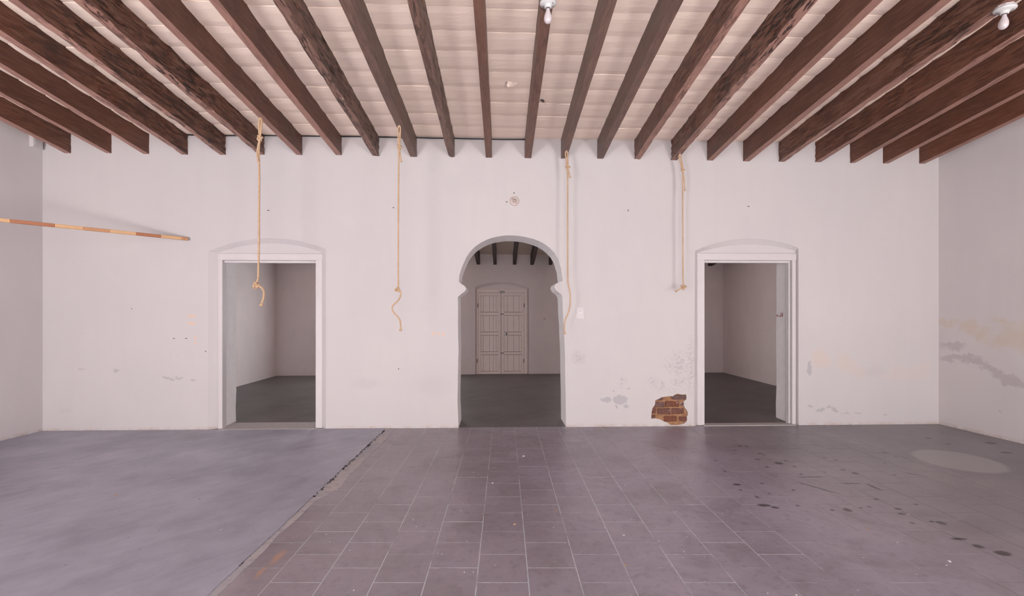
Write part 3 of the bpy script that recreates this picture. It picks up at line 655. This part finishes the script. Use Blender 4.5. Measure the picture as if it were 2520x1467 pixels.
# tiles: laid in staggered columns square to the camera's view of the room
AV = (1241 - 1260) / F_PX; TW, TL = .2907, .3015
def tp(cx, t): v_ = RV * (cx + t * AV) + FV * t; return (v_.x, v_.y)
def clip(poly, f):
    out = []
    for i in range(len(poly)):
        a, b = poly[i], poly[(i + 1) % len(poly)]; fa, fb = f(a), f(b)
        if fa >= 0: out.append(a)
        if (fa >= 0) != (fb >= 0): t_ = fa / (fa - fb); out.append((a[0] + (b[0] - a[0]) * t_, a[1] + (b[1] - a[1]) * t_))
    return out
XT = 4.35; ntile = 0
for k in range(-8, 20):
    for n in range(-3, 15):
        cx0, cx1 = .136 + TW * k, .136 + TW * (k + 1); t0 = (2.553 if k % 2 else 2.702) + TL * n; t1 = t0 + TL
        if t1 < 2.3 or cx0 > 1.16 * t1 + .1 or t0 > 6.4: continue
        g = .0029 + random.uniform(-.0005, .0005)
        poly = [tp(cx0 + g, t0 + g), tp(cx1 - g, t0 + g), tp(cx1 - g, t1 - g), tp(cx0 + g, t1 - g)]
        poly = clip(poly, lambda p: p[0] - xj(p[1]) - .03); 
        if len(poly) > 2: poly = clip(poly, lambda p: D - .004 - p[1])
        if len(poly) > 2: poly = clip(poly, lambda p: XT - p[0])
        if len(poly) < 3: continue
        A = abs(sum(poly[i][0] * poly[(i + 1) % len(poly)][1] - poly[(i + 1) % len(poly)][0] * poly[i][1] for i in range(len(poly)))) / 2
        if A < .002: continue
        o = slab('floor_tile', poly, -.003, random.uniform(-.0004, .0003), M['f_tile']); ntile += 1
slab('smooth_cement', [(XT + .001, YF), (xr(YF), YF), (XR, D), (XT + .001, D)], -.003, -.0004, M['f_plain'], 'smooth worn grey cement on the right of the floor')
slab('near_cement', [(xj(1) + .02, YF), (XT, YF), (XT, 1.9), (xj(1) + .02, 1.9)], -.003, -.0006, M['f_tile'])
print('tiles', ntile, 'ceiling bricks', nbk)

# ------------------------------------------------------------------ door frames
def door_frame(name, op, x_out, y_top, rebate):
    a = WB.px(x_out[0], y_top, ND - .025); b = WB.px(x_out[1], y_top, ND - .025)
    uL, uR, zH = op[0][0], op[3][0], op[1][1]; y0 = D + ND - .025; y1 = D + ND + .07
    root = empty(name, ((uL + uR) / 2, D + ND, 0), kind='structure')
    def add(nm, A, B, mat=M['white_wood'], bev=.004): place(bm_obj(nm, box_bm(A, B, bev), mat), root)
    add('frame_post', (a[0], y0, 0), (uL + .012, y1, a[1])); add('frame_post', (uR - .012, y0, 0), (b[0], y1, a[1]))
    add('frame_head', (a[0] - .004, y0 - .003, zH - .004), (b[0] + .004, y1, a[1] + .004))
    add('door_stop', (uL + .01, y0 + .045, zH - .035), (uR - .01, y1 - .005, zH - .002))
    if rebate:
        add('door_stop', (uR - .034, y0 + .045, 0), (uR - .012, y1 - .02, zH - .03)); add('door_stop', (uR - .040, y1 - .02, 0), (uR - .012, y1 + .006, zH - .03), M['wood_edge'])
        add('door_stop', (uL + .006, y0 + .05, 0), (uL + .016, y1, zH - .03))
    place(bm_obj('threshold', box_bm((uL - .02, D - .015, -.002), (uR + .02, D + (.12 if rebate else .36), .009), .003), M['threshold']), root)['label'] = 'pale cement threshold'
    return root
M['threshold'] = simple('pale_cement', (0.40, 0.365, 0.36), .75, var=.15, sc=14)
door_frame('door_1', o1, (536, 793), 624.5, False); door_frame('door_2', o2, (1716, 1959), 623.5, True)

# far double door
root = empty('door_3', WR.P((dr[0][0] + dr[3][0]) / 2, 0, .06), kind='structure')
def rbox(nm, x0, y0, x1, y1, d0, d1, mat, parent=None, bev=.003):
    a = WR.px(x0, y1, d0); b = WR.px(x1, y0, d0); m = Matrix.Translation(WR.O) @ Matrix.Rotation(math.atan2(WR.U.y, WR.U.x), 4, 'Z')
    o = bm_obj(nm, box_bm((a[0], d0, max(a[1], .002)), (b[0], d1, b[1]), bev, mtx=m), mat)
    o.parent = parent or root; o.matrix_parent_inverse = Matrix.Translation(root.location).inverted() if not parent else Matrix.Identity(4)
    return o
rbox('frame_post', 1173.2, 713, 1177, 921.3, .0, .06, M['rear_door']); rbox('frame_post', 1289.5, 713, 1297.2, 921.3, .0, .06, M['rear_door']); rbox('frame_head', 1173.2, 711.5, 1297.2, 720, -.005, .06, M['rear_door'])
rowsy = [(727.6, 768.6), (776, 817.6), (825, 866.2), (872.6, 914.2)]
for s, (x0, x1, p0, p1) in enumerate([(1177, 1232.6, 1183, 1226.3), (1233.2, 1289.5, 1240.5, 1283.6)]):
    leaf = rbox('door_leaf', x0, 720.4, x1, 921.3, .044, .055, M['door_gap'])
    def sub(nm, *a): 
        o = rbox(nm, *a, parent=leaf); return o
    sub('stile', x0 + .3, 720.6, p0, 921.2, .006, .044, M['rear_door']); sub('stile', p1, 720.6, x1 - .3, 921.2, .006, .044, M['rear_door'])
    ys = [(720.6, 727.6), (768.6, 776), (817.6, 825), (866.2, 872.6), (914.2, 921.2)]
    for (ya_, yb_) in ys: sub('rail', p0, ya_, p1, yb_, .008, .044, M['rear_door'])
    for (ya_, yb_) in rowsy:
        cuts = [0, .15, .5, .72, .88, 1] if s == 0 else [0, .2, .55, .86, 1]
        for c0_, c1_ in zip(cuts, cuts[1:]):
            sub('plank', p0 + (p1 - p0) * c0_ + .22, ya_ + .55, p0 + (p1 - p0) * c1_ - .22, yb_ - .9, .034, .044, M['rear_door_plank'])
for (x, y) in ((1236, 773), (1236, 869)): tag(rbox('bolt', x - 4, y - .8, x + 4, y + .8, .0, .012, M['dark_metal'], bev=.001), 'dark slide bolt')
rbox('latch_plate', 1241, 819, 1246, 824, .002, .014, M['porcelain']); rbox('handle', 1244.5, 826, 1248, 853, .008, .02, M['rear_door_plank']); rbox('keyhole', 1245.5, 819.5, 1248, 824, -.002, .012, M['dark_metal'], bev=.001)
rbox('top_bolt', 1230, 716, 1242, 721, -.012, .004, M['wood_edge'])
for (x, y) in ((1290, 752), (1289, 888), (1176, 752), (1174.5, 888)): rbox('hinge', x - .8, y - 5, x + .8, y + 5, -.004, .01, M['dark_metal'], bev=.001)
for a_, b_, e_ in REAR_FILL:  # frames and glowing panes of the added windows, out of view
    wr_ = empty('window_%d' % (1 + (a_ > 0)), (0, 0, 0), kind='structure'); yw = Wy((a_ + b_) / 2) - .02
    for A_, B_ in (((a_, yw - .06, .5), (a_ + .07, yw + .02, 2.7)), ((b_ - .07, yw - .06, .5), (b_, yw + .02, 2.7)), ((a_, yw - .06, 2.63), (b_, yw + .02, 2.7)), ((a_, yw - .06, .43), (b_, yw + .02, .5))):
        bm_obj('window_frame', box_bm(A_, B_, .004), M['rear_door'], wr_)
    pane = bm_obj('window_pane', box_bm((a_ + .06, yw - .02, .49), (b_ - .06, yw - .01, 2.64)), M['lit_pane'], wr_)
    bm_obj('window_bar', box_bm(((a_ + b_) / 2 - .025, yw - .05, .5), ((a_ + b_) / 2 + .025, yw - .02, 2.64), .003), M['rear_door'], wr_)
# outlet on the far wall
a = WR.px(1340, 785); o_root = empty('wall_outlet', WR.P(a[0], a[1], 0), 'small double wall outlet on the far wall right of the double door', 'outlet')
def obox(nm, cx, cz, hw, hh, d0, d1, mat, wp, root_, bev=.002):
    m = Matrix.Translation(wp.O) @ Matrix.Rotation(math.atan2(wp.U.y, wp.U.x), 4, 'Z')
    return place(bm_obj(nm, box_bm((cx - hw, d0, cz - hh), (cx + hw, d1, cz + hh), bev, mtx=m), mat), root_)
obox('cover_plate', a[0], a[1], .036, .034, -.008, 0, M['rear_plaster'], WR, o_root)
for s in (-1, 1): obox('socket', a[0] + s * .014, a[1], .007, .012, -.0095, -.007, M['slot'], WR, o_root, .001)
# switch plate beside the arch
a = px(1427.5, 770.5); s_root = empty('light_switch', WB.P(a[0], a[1], 0), 'white double switch plate on the wall right of the arch', 'switch')
obox('cover_plate', a[0], a[1], .038, .062, -.010, 0, M['plate'], WB, s_root, .004); obox('mounting_rim', a[0], a[1], .05, .076, -.003, 0, M['plate'], WB, s_root, .002)
for s in (-1, 1): obox('rocker', a[0], a[1] + s * .021, .013, .007, -.014, -.009, M['plate'], WB, s_root, .002); obox('rocker_gap', a[0], a[1] + s * .031, .014, .0015, -.0108, -.009, M['slot'], WB, s_root, 0)
# wall lamp base above the arch
a = px(1266, 495.5); P0 = WB.P(a[0], a[1], 0); l_root = empty('wall_lamp_holder', P0, 'round bulbless porcelain lamp holder on the wall above the arch', 'lamp holder')
mt = Matrix.Translation(P0) @ Matrix.Rotation(R(90), 4, 'X')
place(bm_obj('base', lathe([(.062, 0), (.062, .012), (.057, .019), (.045, .022), (.040, .020), (.032, .021), (.028, .04), (.020, .042)], 32, mt), M['painted_porcelain'], smooth=True), l_root)
place(bm_obj('screw_shell', lathe([(.0205, .03), (.0205, .0435), (.016, .0435), (.016, .030)], 24, mt), M['dark_metal']), l_root)
place(bm_obj('contact', lathe([(.006, .03), (.006, .0445), (.002, .046)], 12, mt), M['brass']), l_root)
for sx_, sz_ in ((-.03, .028), (.024, -.032)): place(bm_obj('screw', lathe([(.005, .018), (.005, .0235), (.002, .0245)], 10, Matrix.Translation(P0 + Vector((sx_, 0, sz_))) @ Matrix.Rotation(R(90), 4, 'X')), M['dark_metal']), l_root)

# ------------------------------------------------------------------ bulbs on beams
def bulb(P, label, tilt=0, r=.062):
    root_ = empty('ceiling_light', P, label, 'lamp', 'bare bulbs in porcelain holders')
    m = Matrix.Translation(P) @ Matrix.Rotation(math.atan(SL), 4, 'X') @ Matrix.Rotation(R(180), 4, 'X')
    place(bm_obj('mounting_box', lathe([(r * .86, 0), (r * .86, .022), (r * .8, .022)], 8, m), M['wood_edge']), root_)
    m = m @ Matrix.Translation((0, 0, .020))
    place(bm_obj('holder', lathe([(r, 0), (r, .010), (r * .94, .016), (.034, .019), (.027, .024), (.025, .040), (.019, .041)], 36, m), M['porcelain'], smooth=True), root_)
    place(bm_obj('screw_shell', lathe([(.0165, .034), (.0165, .044), (.013, .044)], 20, m), M['dark_metal']), root_)
    prof = [(.013, .042), (.0135, .052), (.0150, .060), (.0185, .070), (.0235, .083), (.0275, .095), (.0300, .108), (.0300, .118), (.0285, .128), (.0245, .138), (.018, .1455), (.010, .1495), (.002, .151)]
    place(bm_obj('bulb', lathe(prof, 28, m), M['bulb'], smooth=True), root_)
    for a_ in (40, 220): place(bm_obj('screw', lathe([(.0045, .015), (.0045, .019)], 8, m @ Matrix.Translation((.042 * math.cos(R(a_)), .042 * math.sin(R(a_)), 0))), M['dark_metal']), root_)
def on_beam(i, py):
    x0, x1, z0_ = beams[i]; lo, hi = .5, D
    for _ in range(50):
        y = (lo + hi) / 2; X = (x0 + x1) / 2 - KX * (D - y); Z = z0_ + SLOPE[i] * (D - y); d = Vector((X, y, Z)) - EYE
        yy = HOR - d.z / d.dot(FV) * F_PX
        if yy > py: hi = y
        else: lo = y
    return Vector((X, y, Z))
bulb(on_beam(12, -1), 'bare frosted bulb in a round porcelain holder at the top centre'); bulb(on_beam(19, 14), 'bare frosted bulb in a round porcelain holder in the upper right corner', r=.066)

# ------------------------------------------------------------------ ropes
def hook(P, root_, r=.011):
    pts = [P + Vector((0, 0, .015)), P, P + Vector((0, 0, -.012))] + [P + Vector((r * math.sin(a), 0, -.012 - r + r * math.cos(a))) for a in [R(x) for x in range(20, 331, 25)]]
    place(bm_obj('screw_eye', tube(pts, .0028, 8), M['steel'], smooth=True), root_)
def knot_path(c, s, rot):
    out = []
    for i in range(37):
        t = i / 36 * 6.28318; p = Vector(((math.sin(t) + 2 * math.sin(2 * t)) / 3, -math.sin(3 * t) * .45, (math.cos(t) - 2 * math.cos(2 * t)) / 3)) * s
        p.rotate(Matrix.Rotation(rot, 3, 'Y')); out.append(c + p)
    return out
def rope(i, py, main, tail, knot, low, label, r=.0078, kr=(.026, .03)):
    H = on_beam(i, py); Y = H.y; root_ = empty('hanging_rope', H, label, 'rope', 'knotted ropes hanging from the ceiling beams')
    hook(H, root_); Q = lambda x, y, dy=0: onY(x, y, Y) + Vector((0, dy, 0))
    K = Q(*knot); top = H + Vector((0, 0, -.030))
    bm = twisted([K + Vector((-.004, .006, 0)), K + (top - K) * .5 + Vector((-.012, 0, 0)), top + Vector((-.013, 0, -.02)), top + Vector((-.006, 0, .006)), top + Vector((.006, 0, .006)), top + Vector((.013, 0, -.02)), K + (top - K) * .5 + Vector((.010, 0, 0)), K + Vector((.004, -.004, 0))], r)
    place(bm_obj('loop', bm, M['rope'], smooth=True), root_)
    place(bm_obj('knot', twisted(knot_path(K, kr[0], .3), r * .95), M['rope'], smooth=True), root_)
    place(bm_obj('cord', twisted([K] + [Q(x, y) for x, y in main], r), M['rope'], smooth=True), root_)
    tl = [Q(x, y, -.012) for x, y in tail]; bm = twisted([K] + tl, r * .9); tube([tl[-1] + Vector((0, 0, .012)), tl[-1], tl[-1] - Vector((0, 0, .008))], [r * .9, r * 1.5, r * 1.1], 8, bm)
    place(bm_obj('short_tail', bm, M['rope'], smooth=True), root_)
    if low:
        kp, ks, rot, tl2, er = low
        if kp: place(bm_obj('knot', twisted(knot_path(Q(*kp), ks, rot), r * 1.02), M['rope'], smooth=True), root_)
        if tl2:
            pts = [Q(x, y) for x, y in tl2]; place(bm_obj('loose_end', twisted(pts, r), M['rope'], smooth=True), root_)
        else: pts = [Q(x, y) for x, y in main]
        e = pts[-1]; d = (pts[-1] - pts[-2]).normalized(); bm = tube([e - d * .014, e - d * .004, e + d * .008, e + d * .014], [r * .9, r * 1.5, r * 1.9 * er, r * 1.2], 9)
        for k in range(14):
            a = random.uniform(0, 6.28); n_, b_ = frames([e, e + d])[0]; v_ = n_ * math.cos(a) + b_ * math.sin(a); tube([e + d * .004 + v_ * r, e + d * .014 + v_ * r * random.uniform(1.4, 2.2)], .0012, 4, bm)
        place(bm_obj('frayed_end', bm, M['rope'], smooth=True), root_)
rope(6, 286, [(637, 372), (637.5, 398), (638, 430), (637.5, 520), (637, 600), (636, 660), (635, 686), (631, 695)], [(634.5, 375), (637, 398)], (639.5, 340), ((630, 702), .036, .5, [(634, 704), (644, 708), (649.5, 719), (648.5, 733), (645, 744), (643, 750)], 1.15), 'leftmost hanging rope, its knotted lower end in front of the left doorway', .0115, (.03, .03))
rope(9, 305.5, [(981.5, 375), (981, 400), (980.5, 500), (980, 600), (980, 680), (980.5, 706)], [(985.5, 380), (988, 398)], (982.8, 362), ((978.5, 712.5), .028, 1.2, [(981, 712), (986, 718), (985, 730), (978.5, 741), (968, 751), (965, 760), (969, 770), (979, 780), (985, 792), (985.8, 812)], 1.0), 'second hanging rope from the left, its lower end curling in an S over bare wall', .0095, (.026, .03))
rope(13, 368, [(1397, 425), (1397, 460), (1397, 600), (1397.3, 685), (1399, 702), (1403, 722), (1403.8, 742), (1401, 762), (1396, 776), (1390.5, 790), (1388.6, 808), (1389.5, 820)], [(1400.5, 428), (1403, 437)], (1397, 412), (None, 0, 0, None, 1.0), 'hanging rope beside the arch, curving over its right edge', .0095, (.028, .03))
rope(16, 376.5, [(1680.5, 432), (1680, 460), (1680.5, 600), (1681, 680), (1682, 700)], [(1682.5, 440), (1684, 462), (1684.5, 469)], (1680.3, 419), ((1682, 707), .034, 2.2, [(1680, 708), (1674, 711), (1667, 714.5), (1665, 716)], .9), 'rightmost hanging rope, ending in a loose looped knot left of the right doorway', .0088, (.022, .03))

# ------------------------------------------------------------------ wooden rod across the left corner
E = onY(463, 588.5, D - .03); Lp = onZ(0, 541.5, E.z); dirr = (Lp - E).normalized()
tt = 0
while (E + dirr * tt).x > xl((E + dirr * tt).y) + .012: tt += .005
rod = empty('wooden_rod', E, 'long finger-jointed wooden rod of brown and pale blocks across the left corner', 'rod')
cuts_px = [463, 447, 396, 335, 270, 205, 135, 25]
def tpar(x):
    lo, hi = 0, 5
    for _ in range(40):
        m = (lo + hi) / 2; d = E + dirr * m - EYE; xx = CXP + d.dot(RV) / d.dot(FV) * F_PX
        if xx > x: lo = m
        else: hi = m
    return lo
ts = [tpar(x) for x in cuts_px] + [tt - .45, tt]
side_v = Vector((-dirr.y, dirr.x, 0))
for i, (a, b) in enumerate(zip(ts, ts[1:])):
    m = Matrix.Translation(E + dirr * a) @ Matrix(((dirr.x, side_v.x, 0, 0), (dirr.y, side_v.y, 0, 0), (0, 0, 1, 0), (0, 0, 0, 1)))
    bm = box_bm((0, -.014, -.0195), (b - a, .014, .0195), .004, mtx=None)
    if i == 0:
        bmesh.ops.bevel(bm, geom=[e for e in bm.edges if all(v.co.x < .005 for v in e.verts) and abs(e.verts[0].co.y - e.verts[1].co.y) > .01], offset=.012, segments=4, affect='EDGES')
    bmesh.ops.transform(bm, matrix=m, verts=bm.verts)
    place(bm_obj('wood_block', bm, M[['oak', 'pine', 'cedar', 'pine', 'oak', 'pine', 'cedar', 'pine', 'cedar'][i]]), rod)
place(bm_obj('screw', lathe([(.004, 0), (.004, .003)], 8, Matrix.Translation(E + dirr * .04 - side_v * -.014) @ Matrix.Rotation(math.atan2(side_v.y, side_v.x) - R(90), 4, 'Z') @ Matrix.Rotation(R(-90), 4, 'X')), M['dark_metal']), rod)

# ------------------------------------------------------------------ cable, corner block, red hook, nails
pts = [WB.P(*px(x, y), -.012) for x, y in ((452, 332), (500, 334), (560, 334.5), (600, 334.5), (650, 334), (700, 335), (745, 335.5), (790, 336), (840, 336.5), (885, 337), (933, 338), (985, 339), (1025, 339.5), (1070, 341), (1110, 341), (1150, 342.5), (1195, 343), (1240, 344), (1292, 344))]
cab = tag(bm_obj('electric_cable', tube(smooth_path(pts, .05), .0085, 6), M['cable'], smooth=True), 'black cable running along the top of the back wall between the beams', 'cable')
cb = empty('corner_block', (XL, D - .12, 3.62), 'small white painted block high in the left corner under the first beam', 'block')
place(bm_obj('block_body', box_bm((XL - .02, D - .16, 3.63), (XL + .04, D - .03, 3.93), .006), M['plate']), cb)
place(bm_obj('block_cap', box_bm((XL + .04, D - .145, 3.65), (XL + .047, D - .045, 3.91), .003), M['plate']), cb)
# red hook on the right-hand reveal
def on_jamb(x, y):
    a = Vector((o2[3][0], D + ND, 0)); b = Vector((rears[1][-1][0], D + T, 0)); n_ = (b - a).cross(Vector((0, 0, 1))).normalized(); return hit(x, y, a, n_), n_
pq, nj = on_jamb(1922, 774)
if nj.x > 0: nj = -nj
hk = empty('wall_hook', pq, 'small dark red metal hook on the right reveal of the right doorway', 'hook')
def jbox(nm, pa, pb, th_):
    A, _ = on_jamb(*pa); B, _ = on_jamb(*pb); al = (B - A); al.z = 0; Vv = []
    for P_, zt_ in ((A, 0), (B, 0)): pass
    z0_, z1_ = min(A.z, B.z), max(A.z, B.z)
    q = [Vector((A.x, A.y, z0_)), Vector((B.x, B.y, z0_)), Vector((B.x, B.y, z1_)), Vector((A.x, A.y, z1_))]; bm = bmesh.new()
    f = [bm.verts.new(v + nj * .001) for v in q]; g_ = [bm.verts.new(v + nj * th_) for v in q]
    bm.faces.new(f); bm.faces.new(g_)
    for i in range(4): bm.faces.new((f[i], f[(i + 1) % 4], g_[(i + 1) % 4], g_[i]))
    return place(bm_obj(nm, bm, M['red']), hk)
jbox('hook_plate', (1921.5, 770), (1926.2, 779.3), .006); jbox('hook_arm', (1913.5, 777.6), (1922, 779.4), .012); jbox('hook_tip', (1912.8, 775.0), (1914.3, 778.6), .012)
# ------------------------------------------------------------------ bits on the floor
def chip(V, Fc, x, y, s, h, z=0.0006):
    b = len(V); n = random.randint(4, 6)
    for i in range(n): a = 6.283 * i / n + random.uniform(-.3, .3); q = s * random.uniform(.6, 1.2); V.append((x + math.cos(a) * q, y + math.sin(a) * q, z))
    V.append((x + random.uniform(-.2, .2) * s, y, z + h)); Fc += [(b + i, b + (i + 1) % n, b + n) for i in range(n)]
V, Fc = [], []
for k in range(330):
    xx = random.gauss(1150, 480) if k < 240 else random.uniform(30, 2480); yy = 1062 + abs(random.gauss(0, 190))
    if yy > 1466 or xx < 0: continue
    p = onZ(xx, yy, 0); chip(V, Fc, p.x, p.y, random.uniform(.002, .0065) * (1 if random.random() < .85 else 1.8), random.uniform(.001, .004), .005 if p.x < xj(p.y) else .0004)
for k in range(90):
    xx = random.choice([random.uniform(545, 560), random.uniform(765, 800), random.uniform(880, 1130), random.uniform(1385, 1420), random.uniform(1580, 1720), random.uniform(1960, 2150), random.uniform(1460, 1700)])
    q = onY(xx, 800, D); chip(V, Fc, q.x, D - abs(random.gauss(0, .04)) - .006, random.uniform(.004, .012), random.uniform(.003, .009), .004 if q.x < -1.5 else 0.0004)
tag(obj('plaster_crumbs', V, Fc, M['crumb']), 'pale plaster crumbs scattered over the whole floor', 'debris', kind='stuff')
for (x, y, s, mat, lab, nm) in [(1288, 1123, .018, 'crumb', 'white plaster chip on the dark tiles in front of the arch', 'plaster_chip'), (2336, 1382, .013, 'crumb', 'white plaster chip on a joint near the right bottom corner', 'plaster_chip'), (1266, 1291, .015, 'dry', 'brown curled flake on the tiles straight in front of the arch', 'dry_flake'),
                             (1368, 1257, .010, 'dry', 'tan splinter on the tiles right of the arch axis', 'dry_flake'), (1539, 1391, .012, 'dry', 'tan flake on a tile corner right of centre near the bottom', 'dry_flake'), (2134, 1301, .011, 'dry', 'orange brown flake on the tiles at the right', 'dry_flake'), (1212, 1189, .012, 'crumb', 'small white chip on the second tile column left of the arch axis', 'plaster_chip'), (286, 1221, .014, 'dry', 'small dark brown flake on the left concrete', 'dry_flake'), (1516, 1099, .016, 'dry', 'dark pebble on the floor below the grey wall stains', 'dry_flake')]:
    V, Fc = [], []; p = onZ(x, y, 0)
    chip(V, Fc, 0, 0, s, s * .5, 0); chip(V, Fc, s * .5, s * .3, s * .6, s * .3, 0)
    o = obj(nm, V, Fc, M[mat]); o.location = (p.x, p.y, .0055 if p.x < -1.56 else .0006); tag(o, lab, 'debris')
